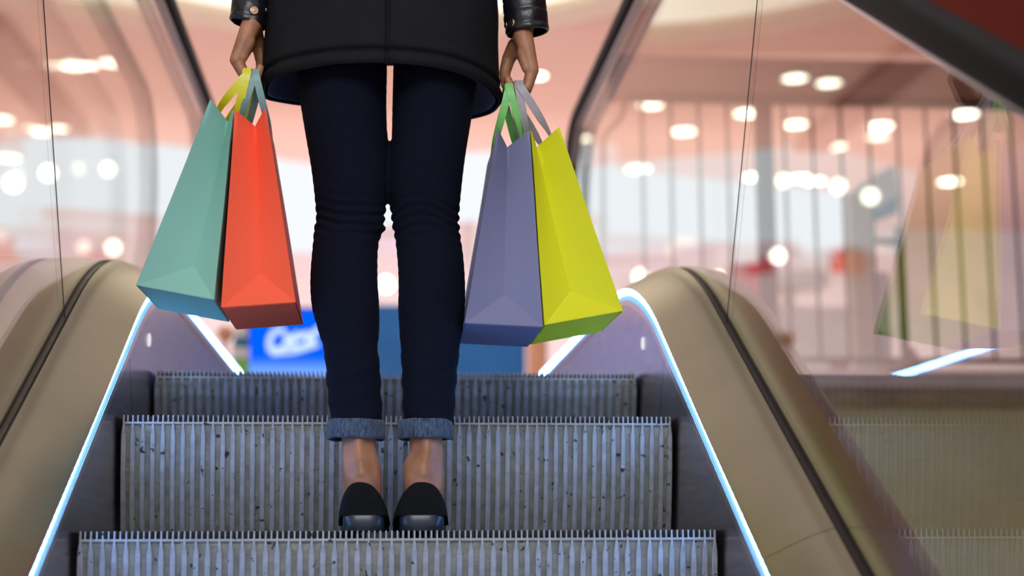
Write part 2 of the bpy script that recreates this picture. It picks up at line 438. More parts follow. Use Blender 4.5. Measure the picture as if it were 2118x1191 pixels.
# backlit white fascia hanging from the ceiling, several facets
def fascia(pts, z0, label):
    k = MB(); P = [atz(x, y, CZ) for x, y in pts]
    for a, b in zip(P[:-1], P[1:]):
        d = (b-a); n = Vector((-d.y, d.x, 0)).normalized()*.25
        if n.y < 0: n = -n
        vs = [(a.x, a.y, z0), (b.x, b.y, z0), (b.x+n.x, b.y+n.y, z0), (a.x+n.x, a.y+n.y, z0)]
        k.add(vs+[(x, y, CZ-.001) for x, y, z in vs], [(0, 3, 2, 1), (4, 5, 6, 7), (0, 1, 5, 4), (1, 2, 6, 5), (2, 3, 7, 6), (3, 0, 4, 7)])
    o = k.build('lit_fascia', M['fascia']); return tag(o, label, 'sign fascia', 'white lit fascias under the ceiling')
fascia([(-260, 350), (130, 268), (740, 352)], 3.08, 'wide white lit fascia with a corner, at the left behind the mint bag')
fascia([(760, 330), (1268, 296)], 3.32, 'short white lit fascia behind the lavender bag and handrail end')
fascia([(1275, 352), (1752, 398)], 3.36, 'long white lit fascia seen through the railing on the right')
# hanging white pier below the right fascia
p = at(1525, 440, 15.2); q = at(1582, 540, 15.2)
tag(solid('hanging_board', M['fascia'], (p.x, 15.2, q.z), (q.x, 15.4, p.z)), 'white lit upright panel below the right fascia', 'panel')

# shop wall behind
struct(solid('wall_back', M['pinkw'], (-14, 19, FZ), (16, 19.3, CZ)))
struct(solid('wall_left', M['mauvew'], (-9.5, 6.5, FZ), (-9.3, 19, CZ)))
def panel(name, x0, y0, x1, y1, Y, m, label, cat, th=.06, group=None):
    a = at(x0, y1, Y); b = at(x1, y0, Y)
    o = solid(name, m, (a.x, Y, FZ if 'bin' in name else a.z), (b.x, Y+th, b.z)); return tag(o, label, cat, group)
panel('shelf_board', 1240, 508, 1510, 538, 18.93, M['lilaclit'] if 0 else M['lilac'], 'long pale lilac shop shelf board above the right deck curve', 'shelf board')
panel('display_board', 1588, 505, 1640, 542, 18.93, M['lilac'], 'pale lilac panel right of the red bin', 'panel')
panel('display_board', 560, 470, 660, 516, 18.93, M['lilac'], 'pale panel between orange bag and left knee', 'panel')
panel('display_board', 780, 488, 830, 514, 18.93, M['lilac'], 'small pale panel seen between the knees', 'panel')
panel('lit_board', 30, 470, 110, 520, 18.76, M['fascia'], 'white lit shop panel low at the left glass joint', 'panel')
panel('display_board', 150, 455, 196, 548, 18.93, M['lilac'], 'upright lilac shop panel left of the mint bag', 'panel')
panel('shop_sign', 168, 520, 225, 548, 18.82, M['redp'], 'low red sign just above the left gold deck', 'sign')
panel('red_bin', 1516, 545, 1572, 680, 11.0, M['redp'], 'red bin behind the right gold deck', 'bin', .3)
panel('shop_shelf', 1395, 488, 1440, 504, 18.93, M['warm'], 'small lit cream box on the right shop shelf', 'box')
for bi, (x0, y0, x1, y1, mm, lab) in enumerate(((-40, 500, 40, 545, 'peach', 'peach board low at the far left edge'), (40, 300, 62, 560, 'white', 'tall narrow white pilaster at the left edge of the shops'),
        (262, 480, 300, 560, 'white', 'white board behind the left corner of the mint bag'), (1250, 545, 1400, 575, 'lilac', 'lilac board low behind the right deck crest'),
        (1590, 470, 1612, 500, 'beam', 'small mauve board left of the slim column'), (1720, 505, 1750, 560, 'redp', 'small red board left of the slim column'),
        (1655, 470, 1700, 530, 'white', 'white board above the pedestal stand'), (980, 330, 1010, 560, 'white', 'white pilaster beside the right knee'))):
    panel('display_board', x0, y0, x1, y1, 18.9-.01*bi, M[mm], lab, 'panel')
for (x, y, Y, r, label) in ((1388, 518, 14, 11, 'round warm lamp above the right deck curve, left of the red bin'),
                    (235, 512, 14, 14, 'round white lamp between left glass joint and mint bag'),
                    (798, 588, 14, 14, 'round white lamp seen between the calves'),
                    (100, 358, 14, 14, 'round white lamp on the left fascia beside the glass joint'),
                    (28, 378, 14, 16, 'round white lamp at left edge below the fascia lamp'),
                    (224, 350, 14, 12, 'round white lamp on the left fascia near the mint bag'),
                    (4, 488, 14, 12, 'round peach lamp at the far left edge'),
                    (1325, 572, 13, 14, 'round cream lamp touching the right deck crest'),
                    (1487, 573, 13, 9, 'small round white lamp right of the deck crest')):
    c = at(x, y, Y); rr = r/ppm(c); 
    o = empty('globe_lamp', c, label, 'lamp', 'round lamps in the shops beyond')
    k = MB(); k.lathe(c, [(rr*math.sin(a)+.0002, -rr*math.cos(a)) for a in [PI*i/12 for i in range(13)]], 20)
    k.build('globe', M['warm'] if 'peach' in label or 'warm' in label else M['lamp'], o, True)
    k = MB(); k.tube([(c.x, c.y, c.z+rr), (c.x, c.y, CZ)], .004, 6); k.build('lamp_stem', M['white'], o)

# downlights
DL = [(153, 132, 1, 'upper left round ceiling downlight, left of the mauve rail'), (232, 125, 1, 'ceiling downlight right beside the mauve rail'),
      (158, 257, 1, 'downlight just above the left white fascia'), (3, 243, .9, 'downlight cut by the left photo edge'), (90, 268, .9, 'dim downlight at the left fascia corner'),
      (1112, 152, .7, 'downlight half hidden by the right knuckles'), (1205, 282, .7, 'downlight right of the right handrail end'),
      (1345, 212, 1, 'downlight nearest the railing end, high'), (1413, 268, 1, 'downlight in the third gap of the railing'), (1320, 345, 1, 'downlight touching the right fascia at its left end'),
      (1545, 230, 1, 'downlight crossed by the glass joint line'), (1645, 253, .9, 'downlight right of the glass joint, high'),
      (1563, 362, 1, 'downlight just above the middle of the right fascia'), (1654, 365, .9, 'left one of the overlapping pair of downlights'), (1684, 371, .9, 'right one of the overlapping pair of downlights'),
      (1820, 257, 1, 'downlight between railing bars above the banner'), (1995, 232, 1, 'greenish downlight seen in the right glass reflection of the bag'), (1965, 372, .9, 'low downlight behind the railing bars at right')]
for x, y, sc, label in DL:
    p = atz(x, y, CZ); r = .10*sc*((p-CAM).length/13)
    o = empty('ceiling_downlight', (p.x, p.y, CZ), label, 'ceiling light', 'round downlights in the pink ceiling')
    k = MB(); k.lathe((p.x, p.y, CZ-.02), [(.0001, 0), (r, 0), (r, .015), (.0001, .015)], 24); k.build('diffuser', M['lamp'], o)
    k = MB(); k.lathe((p.x, p.y, CZ-.025), [(r*1.02, 0), (r*1.2, .004), (r*1.2, .024), (r*1.02, .024), (r*1.02, 0)], 24); k.build('trim_ring', M['white'], o)

# round lit coffer
cc = Vector((-.25, 8.75, CZ)); cr = 2.72
o = empty('round_coffer', cc, 'large round lit ceiling coffer with cream rim at the top of the photo', 'ceiling light')
k = MB(); k.lathe((cc.x, cc.y, CZ-.165), [(cr-.32, 0), (cr, 0), (cr+.03, .03), (cr+.03, .16), (cr-.32, .16), (cr-.32, 0)], 72); k.build('rim', M['cream'], o, True, 40)
k = MB(); k.lathe((cc.x, cc.y, CZ-.10), [(.001, 0), (cr-.33, 0), (cr-.33, .05), (.001, .05)], 72); k.build('glowing_disc', M['coffer'], o)

# ceiling beam at left
k = MB(); P0 = atz(0, 75, CZ); P1 = atz(150, 262, CZ); d = (P1-P0); w = Vector((.17, 0, 0))
k.add([P0-d*.2-w, P1-w, P1+w, P0-d*.2+w]+[v-Vector((0, 0, .12)) for v in (P0-d*.2-w, P1-w, P1+w, P0-d*.2+w)],
      [(0, 1, 2, 3), (4, 7, 6, 5), (0, 4, 5, 1), (1, 5, 6, 2), (2, 6, 7, 3), (3, 7, 4, 0)])
struct(k.build('trim_3', M['beam']))

P = [atz(x, y, CZ-.03) for x, y in ((1275, 113), (2400, 113), (2400, -120), (1275, -120))]
k = MB(); k.add(P+[p+Vector((0, 0, .028)) for p in P], [(0, 1, 2, 3), (7, 6, 5, 4), (0, 4, 5, 1), (1, 5, 6, 2), (2, 6, 7, 3), (3, 7, 4, 0)])
struct(k.build('trim_5', M['slab']))
# slab edge above the railing on the right
a = at(1268, 192, 6.35); b = at(1268, 112, 6.35)
struct(solid('trim_4', M['slab'], (a.x, 6.35, a.z), (7, 6.5, b.z)))
# red clad underside of a crossing escalator, upper right
red = empty('overhead_escalator', (1.9, 2, 2), 'dark red clad underside of an escalator overhead at the top right corner', 'escalator')
k = MB(); rs = []
for s in (-1.6, -1.2):
    y, z = path(s, 0)
    c = Vector((0, y, z))
    n = Vector((0, -math.sin(A), math.cos(A)))
    rs.append([c+Vector((1.35, 0, 0))+n*.466, c+Vector((3.2, 0, 0))+n*.466, c+Vector((3.2, 0, 0))+n*1.5, c+Vector((1.35, 0, 0))+n*1.5])
d30 = Vector((0, math.cos(A), math.sin(A)))
rs = [rs[0], [v+d30*6.0 for v in rs[0]]]
k.rings(rs); k.build('truss_cladding', M['red'], red)

# railing
rl = empty('railing', (2, 6.12, kz), 'bronze bar railing above the grey kerb on the right, with a curved end', 'railing')
RY = 6.12
rz = at(1600, 205, RY).z
solid('top_rail', M['barm'], (at(1290, 300, RY).x, RY-.02, rz-.02), (3.6, RY+.03, rz+.02), rl, .006)
solid('bottom_rail', M['barm'], (at(1290, 300, RY).x, RY-.01, kz+.045), (3.6, RY+.015, kz+.065), rl)
bx = 1332
i = 0
while bx < 2240:
    if i not in ():
        x = at(bx, 480, RY).x
        w = .013 if i == 4 else .0065
        k = MB(); k.tube([(x, RY, kz+.05), (x, RY, rz)], .0075, 8); k.build('bar', M['barm'], rl, True)
    bx += 59.3; i += 1
x = at(1588, 480, RY).x
solid('post', M['barm'], (x-.03, RY-.02, kz), (x+.03, RY+.02, rz), rl, .004)
pts = [at(x, y, RY) for x, y in ((1292, 205), (1291, 220), (1286, 238), (1275, 254), (1260, 268), (1250, 280), (1247, 296), (1247, 330), (1247, 560))]
k = MB(); k.tube(pts, .011, 8); k.build('curved_end', M['barm'], rl, True)

# things behind the railing
tb = empty('pedestal_stand', at(1640, 620, 9.0), 'white round topped pedestal stand on a pink plinth, right of the deck', 'stand')
c = at(1642, 583, 9.0); k = MB(); k.lathe((c.x, c.y, c.z-.045), [(.001, 0), (.20, 0), (.215, .02), (.215, .07), (.20, .09), (.001, .09)], 32); k.build('table_top', M['white'], tb, True, 40)
c2 = at(1626, 655, 9.0); k = MB(); k.lathe((c.x-.04, c.y, c2.z), [(.001, 0), (.075, 0), (.08, .02), (.05, .05), (.035, .10), (.045, c.z-.04-c2.z), (.001, c.z-.04-c2.z)], 24); k.build('pedestal', M['cream'], tb, True, 40)
tag(solid('plinth', M['pinkw'], (c.x-.5, 8.6, FZ), (c.x+.45, 9.3, c2.z)), 'pink plinth under the white pedestal stand', 'plinth')
a = at(1757, 400, 6.75); b = at(1802, 400, 6.75)
tag(solid('column', M['beige'], (a.x, 6.75, FZ), (b.x, 6.85, at(1757, 395, 6.75).z), bevel=.01), 'slim cream column behind the railing, left of the banner', 'column')
a = at(1800, 400, 7.4); b = at(1832, 400, 7.4)
tag(solid('column', M['lilac'], (a.x, 7.4, FZ), (b.x, 7.5, at(1757, 560, 7.4).z), bevel=.01), 'low lilac column right of the cream column', 'column')
bn = empty('hanging_banner', at(1820, 400, 7.2), 'tilted white banner with teal lower stripe hung behind the railing', 'banner')
def quad(name, pts, Y, m, parent=None, th=.03):
    k = MB(); P = [at(x, y, Y) for x, y in pts]
    k.add([*P, *[p+Vector((0, th, 0)) for p in P]], [(0, 1, 2, 3), (7, 6, 5, 4), (0, 4, 5, 1), (1, 5, 6, 2), (2, 6, 7, 3), (3, 7, 4, 0)])
    return k.build(name, m, parent)
quad('banner_cloth', [(1772, 385), (1850, 340), (1858, 405), (1775, 450)], 7.2, M['white'], bn)
quad('teal_stripe', [(1775, 450), (1858, 405), (1856, 440), (1782, 468)], 7.2, M['teal'], bn)
rk = empty('garment_rack', (at(1830, 560, 7.3).x, 7.3, FZ), 'dark metal rack standing below the white and teal banner', 'rack')
for x in (1800, 1858):
    k = MB(); a = at(x, 470, 7.3); k.tube([(a.x, 7.3, FZ), a], .02, 8); k.build('rack_post', M['dark'], rk, True)
a = at(1800, 500, 7.3); b = at(1858, 500, 7.3); k = MB(); k.tube([a, b], .02, 8); k.build('rack_bar', M['dark'], rk, True)
for x, lab in ((1735, 'terracotta bowl on the kerb left of the cream column'), (1843, 'terracotta bowl on the kerb right of the cream column')):
    c = at(x, 748, 6.22); w = 20/ppm(c)
    k = MB(); k.lathe((c.x, 6.22, kz), [(.001, 0), (w*.6, 0), (w, .045), (w*1.05, .075), (w*.9, .07), (w*.5, .02), (.001, .02)], 24)
    tag(k.build('terracotta_bowl', M['terra'], None, True, 40), lab, 'bowl', 'terracotta bowls on the kerb')
c = at(1898, 765, 6.2); k = MB()
k.rings([[(c.x-.052+dx*.0, 6.18, kz), (c.x+.05, 6.18, kz), (c.x+.05, 6.25, kz), (c.x-.052, 6.25, kz)], [(c.x-.045, 6.19, kz+.08), (c.x+.01, 6.19, kz+.07), (c.x+.01, 6.24, kz+.07), (c.x-.045, 6.24, kz+.08)], [(c.x-.04, 6.2, kz+.12), (c.x-.015, 6.2, kz+.12), (c.x-.015, 6.23, kz+.12), (c.x-.04, 6.23, kz+.12)]] if False else
        [[(c.x-.052, 6.18, kz), (c.x+.05, 6.18, kz), (c.x+.05, 6.25, kz), (c.x-.052, 6.25, kz)], [(c.x-.045, 6.19, kz+.08), (c.x+.01, 6.19, kz+.07), (c.x+.01, 6.24, kz+.07), (c.x-.045, 6.24, kz+.08)], [(c.x-.04, 6.2, kz+.12), (c.x-.015, 6.2, kz+.12), (c.x-.015, 6.23, kz+.12), (c.x-.04, 6.23, kz+.12)]])
tag(k.build('folded_cloth', M['redp']), 'pinkish red folded cloth on the kerb behind the bars', 'cloth')

# beyond the top step
sc = empty('advertising_screen', (at(600, 760, 8).x, 8, FZ), 'bright blue screen with white lettering beyond the top step, left of the legs', 'screen')
a = at(514, 790, 8); b = at(692, 642, 8)
k = MB(); k.box((a.x, 8, a.z), (b.x, 8.03, b.z)); k.build('display', M['screen'], sc, loc=(a.x, 8, a.z))
solid('screen_frame', M['black'], (a.x-.02, 7.995, a.z-.03), (a.x, 8.05, b.z+.02), sc)
solid('screen_frame', M['black'], (a.x-.02, 8.031, a.z-.03), (b.x+.02, 8.06, b.z+.02), sc)
solid('screen_stand', M['black'], (a.x+.1, 8.04, FZ), (b.x-.1, 8.08, a.z), sc)
k = MB()
def stroke(pts, w):
    for (x0, y0), (x1, y1) in zip(pts[:-1], pts[1:]):
        p = at(x0, y0, 7.992); q = at(x1, y1, 7.992); ww = w/ppm(p)
        k.tube([p, q], ww, 8)
stroke([(560, 728), (556, 705), (566, 686), (588, 680)], 6)
stroke([(560, 726), (585, 722), (600, 702), (588, 692)], 7)
stroke([(605, 722), (604, 700), (618, 690)], 7); stroke([(605, 700), (640, 690), (640, 714), (612, 722)], 7)
stroke([(645, 716), (650, 684), (664, 680)], 6)
stroke([(562, 732), (610, 728), (660, 712)], 4)
k.build('lettering', M['logo'], sc)

a = at(705, 640, 9.5); b = at(1088, 632, 9.5)
tag(solid('display_counter', M['blue'], (a.x, 9.5, FZ), (b.x, 10.2, b.z), bevel=.02), 'blue display counter seen between and right of the calves', 'counter')
c = at(1112, 740, 9.0); k = MB(); k.lathe((c.x, 9, FZ), [(.001, 0), (.06, 0), (.062, .3), (.058, at(1112, 690, 9.0).z-FZ), (.001, at(1112, 690, 9.0).z-FZ)], 24)
tag(k.build('peach_post', M['peach'], None, True, 40), 'peach round post right of the blue counter', 'post')
bt = empty('display_bottle', (at(498, 740, 7.6).x, 7.6, FZ), 'large green, white and teal bottle left of the blue screen', 'bottle')
c = at(497, 765, 7.6); r = 19/ppm(c)
z1 = at(497, 745, 7.6).z; z2 = at(497, 722, 7.6).z; z3 = at(497, 700, 7.6).z; z4 = at(497, 676, 7.6).z
for nm, m, za, zb, rr, cx in (('bottle_base', M['green'], FZ, z1, r, 0), ('bottle_label', M['white'], z1, z2+.01, r*.95, 0), ('bottle_neck', M['teal'], z2+.01, z3, r*.85, 0), ('bottle_cap', M['white'], z3, z4, r*.7, 0)):
    k = MB(); k.lathe((c.x, 7.6, za), [(.001, 0), (rr, .004), (rr, zb-za-.004), (.001, zb-za)], 20); k.build(nm, m, bt, True, 40)
c = at(466, 690, 7.6); k = MB(); rr = 17/ppm(c); k.lathe(c, [(rr*math.sin(a)+.0002, -rr*math.cos(a)) for a in [PI*i/12 for i in range(13)]], 20)
bs = empty('peach_ball_stand', (c.x, 7.6, FZ), 'peach ball on a thin stand left of the display bottle', 'ball'); k.build('ball', M['peach'], bs, True)
k = MB(); k.tube([(c.x, 7.6, FZ), (c.x, 7.6, c.z-rr)], .01, 8); k.build('stand', M['peach'], bs, True)

# ---------------------------------------------------------------- shopping bags
def paper(name, c, edge=.5):
    return mat(name, c, .72, 0, .015, 4, .05, 30, .3)
def bag(label, near, crease_top, apex, depth, Y, m, ribbon_m, straps, lean=0.0):
    """near: px corners TL, TR, BR, BL of the narrow side; it folds inward along a centre crease"""
    TL, TR, BR, BL = [at(*p, Y) for p in near]
    CT = at(*crease_top, Y) + Vector((0, .042, 0)); AP = at(*apex, Y) + Vector((0, .026, 0))
    D = Vector((0, depth, 0))
    root = empty('shopping_bag', (BL+BR)/2, label, 'shopping bag', 'paper shopping bags in the hands')
    # far side mirrored fold
    ftl, ftr, fbr, fbl = TL+D, TR+D, BR+D, BL+D
    fct = Vector((CT.x, Y+depth-.028, CT.z)); fap = Vector((AP.x, Y+depth-.02, AP.z))
    def body(faces_v, faces, nm, mm, par, th=.0009):
        k = MB(); k.add(faces_v, faces); o = k.build(nm, mm, par)
        md = o.modifiers.new('paper', 'SOLIDIFY'); md.thickness = th; md.offset = 0; return o
    V = [TL, TR, BR, BL, CT, AP, ftl, ftr, fbr, fbl, fct, fap]
    F = [(0, 4, 5, 3), (4, 1, 2, 5), (3, 5, 2), (1, 7, 8, 2), (6, 0, 3, 9), (10, 6, 9, 11), (7, 10, 11, 8), (11, 9, 8)]
    # subdivide so the walls can bow a little and the creases catch light
    k = MB(); k.add(V, F)
    me_o = k.build('paper_body', m, root)
    bm = bmesh.new(); bm.from_mesh(me_o.data); bmesh.ops.triangulate(bm, faces=[f for f in bm.faces if len(f.verts) > 4])
    bmesh.ops.subdivide_edges(bm, edges=bm.edges[:], cuts=5, use_grid_fill=True)
    for v in bm.verts:
        n = noise.noise(v.co*6+Vector((len(label), 0, 0)))*.0016
        v.co.x += n; v.co.y += n*.6
    bmesh.ops.recalc_face_normals(bm, faces=bm.faces)
    bm.to_mesh(me_o.data); bm.free()
    for p_ in me_o.data.polygons: p_.use_smooth = True
    me_o.data.set_sharp_from_angle(angle=math.radians(13))
    md = me_o.modifiers.new('paper', 'SOLIDIFY'); md.thickness = .0009; md.offset = 0
    md = me_o.modifiers.new('edge', 'BEVEL'); md.width = .0008; md.segments = 1; md.limit_method = 'ANGLE'; md.angle_limit = math.radians(25)
    e = .0015
    k = MB(); k.add([BL+Vector((e, e, 0)), BR+Vector((-e, e, 0)), fbr+Vector((-e, -e, 0)), fbl+Vector((e, -e, 0))], [(0, 1, 2, 3)])
    bo = k.build('base_board', m, root); md = bo.modifiers.new('paper', 'SOLIDIFY'); md.thickness = .0012
    # ribbon handles: loops over the fingers
    for hi, (tx, ty, sidex, drop, w) in enumerate(straps):
        # sidex: 'L' or 'R' wide wall
        a, b = (TL, BL) if sidex == 'L' else (TR, BR)
        dn = (b-a).normalized(); inx = Vector((.0025 if sidex == 'L' else -.0025, 0, 0))
        n1 = a + dn*drop + Vector((0, depth*.30, 0)) + inx; n2 = a + dn*drop + Vector((0, depth*.70, 0)) + inx
        e1 = n1-dn*drop; e2 = n2-dn*drop
        top = at(tx, ty, 2.55); top.z += .002*hi; y0, y1 = FY[0]-.012-.002*hi, FY[3]+.012+.002*hi
        pts = [n1, e1+dn*.01]
        T1 = Vector((top.x, y0, top.z-.012)); T2 = Vector((top.x, y0+.004, top.z-.002)); T3 = Vector((top.x, y0+.012, top.z+.001))
        for q in range(1, 6):
            t = q/6; pp = e1.lerp(T1, t); pp.y -= .003*math.sin(PI*t); pts.append(pp)
        pts += [T1, T2, T3, Vector((top.x, (y0+y1)/2, top.z+.002)), Vector((top.x, y1-.012, top.z+.001)), Vector((top.x, y1, top.z-.004)), Vector((top.x, y1, top.z-.014))]
        for q in range(1, 6):
            t = q/6; pts.append(Vector((top.x, y1, top.z-.014)).lerp(e2, t))
        pts += [e2+dn*.01, n2]
        k = MB(); rs = []; X = Vector((1, 0, 0))
        for i2, p in enumerate(pts):
            t = (pts[min(i2+1, len(pts)-1)]-pts[max(i2-1, 0)]).normalized()
            # twist: flat along the paper wall at its ends, across the fingers at the top
            u = i2/(len(pts)-1); tw = math.sin(PI*u)
            wall = Vector((0, 1, 0)); wd = (wall*(1-min(1, tw*1.6)) + X*min(1, tw*1.6)); wd = (wd - t*wd.dot(t)).normalized()
            nn = t.cross(wd).normalized()
            rs.append([p-wd*w/2-nn*.0006, p+wd*w/2-nn*.0006, p+wd*w/2+nn*.0006, p-wd*w/2+nn*.0006])
        k.rings(rs); o = k.build('ribbon_handle', ribbon_m, root, True, 40)
        o['label'] = {'y': 'yellow ribbon handle', 't': 'grey teal ribbon handle', 'g': 'green ribbon handle', 's': 'grey ribbon handle'}[ribbon_m.name[0]]
    return root
FY = [2.545, 2.565, 2.586, 2.606]       # the four fingers of each hand, little finger nearest the camera
BY = 2.47
m_mint = paper('mint_paper', (.25, .51, .42, 1)); m_or = paper('orange_paper', (.97, .125, .055, 1))
m_lav = paper('lavender_paper', (.20, .205, .34, 1)); m_yel = paper('lime_paper', (.72, .71, .015, 1))
r_y = mat('yellow_satin', (.66, .62, .01, 1), .35, 0, .05, 30, .2, 60); r_t = mat('teal_grey_satin', (.17, .30, .30, 1), .4, 0, .05, 30, .2, 60)
r_g = mat('green_satin', (.16, .52, .12, 1), .4, 0, .05, 30, .2, 60); r_s = mat('silver_satin', (.33, .30, .31, 1), .4, 0, .05, 30, .2, 60)
bag('mint green paper bag, outermost in the left hand, yellow ribbon handles', [(435, 205), (482, 226), (443, 620), (282, 590)], (467, 238), (398, 545), .25, BY, m_mint, r_y,
    [(511, 147, 'L', .05, .014), (513, 147, 'R', .05, .014)])
bag('bright orange paper bag nearest the left leg, grey teal ribbon handles', [(485, 226), (548, 222), (612, 625), (458, 636)], (523, 247), (538, 560), .25, BY, m_or, r_t,
    [(528, 148, 'L', .05, .012), (531, 149, 'R', .05, .012)])
bag('lavender grey paper bag beside the right leg, green ribbon handles', [(1030, 266), (1095, 270), (1123, 676), (962, 668)], (1053, 291), (1046, 603), .25, BY, m_lav, r_g,
    [(1050, 178, 'L', .05, .013), (1052, 178, 'R', .05, .013)])
bag('lime yellow paper bag, outermost in the right hand, grey ribbon handles', [(1098, 268), (1156, 262), (1288, 643), (1127, 672)], (1114, 291), (1184, 597), .25, BY, m_yel, r_s,
    [(1070, 172, 'L', .05, .013), (1073, 172, 'R', .05, .014)])

# ---------------------------------------------------------------- the woman
woman = empty('person', (-.16, 2.6, 0), 'woman seen from behind in black parka, dark jeans and black slip-on shoes, holding four bags', 'person')
def ringpx(xl, xr, py, Yc, ry, n=36, e=1.0, fx=None, fwd=0):
    a = at(xl, py, Yc); b = at(xr, py, Yc); c = (a+b)/2; rx = (b-a).length/2
    return [(c.x+rx*math.cos(t), c.y+ry*math.sin(t)+fwd, c.z) for t in [2*PI*k/n for k in range(n)]]
def lerp_rows(rows, n):
    out = []
    for i in range(n):
        t = i/(n-1)*(len(rows)-1); j = min(int(t), len(rows)-2); f = t-j
        p0 = rows[max(j-1, 0)]; p1 = rows[j]; p2 = rows[j+1]; p3 = rows[min(j+2, len(rows)-1)]
        out.append(tuple(.5*((2*b)+(-a+c)*f+(2*a-5*b+4*c-d)*f*f+(-a+3*b-3*c+d)*f**3) for a, b, c, d in zip(p0, p1, p2, p3)))
    return out
# rows: y, xl, xr, Yc, ry
LEG_L = [(60, 604, 800, 2.60, .10), (130, 612, 801, 2.60, .095), (215, 622, 799, 2.60, .088), (300, 636, 802, 2.60, .078), (350, 644, 804.5, 2.60, .073), (400, 650, 801.5, 2.60, .068),
         (430, 653, 798, 2.60, .064), (455, 655, 795, 2.60, .060), (475, 651, 796, 2.597, .058), (490, 649, 787, 2.595, .056), (520, 646, 782, 2.59, .056), (560, 643, 781, 2.585, .058),
         (600, 643, 782, 2.582, .058), (640, 647, 784, 2.58, .056), (680, 657, 784, 2.578, .053), (720, 668, 781, 2.575, .050), (760, 673, 786, 2.572, .048), (800, 676, 788, 2.57, .047), (850, 681, 791, 2.567, .046), (886, 684, 791, 2.565, .046)]
LEG_R = [(60, 812, 1000, 2.60, .10), (130, 813, 992, 2.60, .095), (215, 812, 979, 2.60, .088), (300, 809, 966, 2.60, .078), (350, 802.5, 959, 2.60, .073), (400, 803.5, 953, 2.60, .068),
         (430, 808, 950, 2.60, .064), (455, 811, 948, 2.60, .060), (475, 813, 950, 2.597, .058), (490, 816, 952, 2.595, .056), (520, 820, 957, 2.59, .056), (560, 824, 961, 2.585, .058),
         (600, 825, 963, 2.582, .058), (640, 824, 962, 2.58, .056), (680, 826, 957, 2.578, .053), (720, 829, 951, 2.575, .050), (760, 831, 947, 2.572, .048), (800, 832, 943, 2.57, .047), (850, 833, 939, 2.567, .046), (886, 834, 938, 2.565, .046)]
jk = MB()
for rows in (LEG_L, LEG_R):
    rr = []
    sgn = 1 if rows is LEG_L else -1
    for (y, xl, xr, Yc, ry) in lerp_rows(rows, 170):
        ring = ringpx(xl, xr, y, Yc, ry, 48)
        c = Vector(((ring[0][0]+ring[24][0])/2, Yc, ring[0][2])); new = []
        for j, p in enumerate(ring):
            v = Vector(p); d = v-c; th = 2*PI*j/48
            # gathered creases behind the knee and light folds elsewhere
            amp = .0026*math.exp(-((y-462)/34)**2) + .0004
            wob = math.sin((y + 10*math.sin(th*2+sgn) + 5*noise.noise(Vector((th*1.3, y*.01, sgn))))*2*PI/19)
            amp2 = .0012*math.exp(-((y-800)/90)**2)
            wob2 = math.sin((y+26*math.sin(th+sgn))*2*PI/47)
            nn = noise.noise(Vector((v.x*14, v.y*14, v.z*9)))*.0018
            v = c + d*(1+(amp*wob+amp2*wob2+nn)/max(.02, d.length)); new.append(v)
        rr.append(new)
    jk.rings(rr)
# pelvis
top = [(-60, 600, 1012, 2.60, .115), (40, 600, 1010, 2.60, .125), (92, 606, 1004, 2.60, .115), (104, 640, 970, 2.60, .09)]
jk.rings([ringpx(xl, xr, y, Yc, ry, 48) for y, xl, xr, Yc, ry in top])
jeans = jk.build('jeans', M['jeans'], woman, True); jeans['label'] = 'tight dark navy jeans with rolled hems'
md = jeans.modifiers.new('join', 'REMESH'); md.mode = 'VOXEL'; md.voxel_size = .0032; md.use_smooth_shade = True
md = jeans.modifiers.new('smooth', 'SMOOTH'); md.factor = .5; md.iterations = 2
# turned-up hems
for xl, xr, side in ((677, 796, 'left'), (823, 938, 'right')):
    k = MB(); rs = []
    z0 = 908; z1 = 872
    prof = [(870, .90), (869, .97), (872, 1.0), (880, 1.015), (892, 1.02), (903, 1.02), (908, 1.0), (909, .96), (904, .92)]
    for y, f in prof:
        c = (xl+xr)/2; w = (xr-xl)/2*f; ring = ringpx(c-w, c+w, y, 2.565, .049*f, 56)
        ring = [(p[0], p[1], p[2] + .003*noise.noise(Vector((p[0]*30, p[1]*30, 3)))) for p in ring]
        rs.append(ring)
    k.rings(rs, cap=False)
    o = k.build('jeans_cuff', M['denim_in'], woman, True); md = o.modifiers.new('th', 'SOLIDIFY'); md.thickness = .0025
    o['label'] = 'turned up paler blue denim cuff'

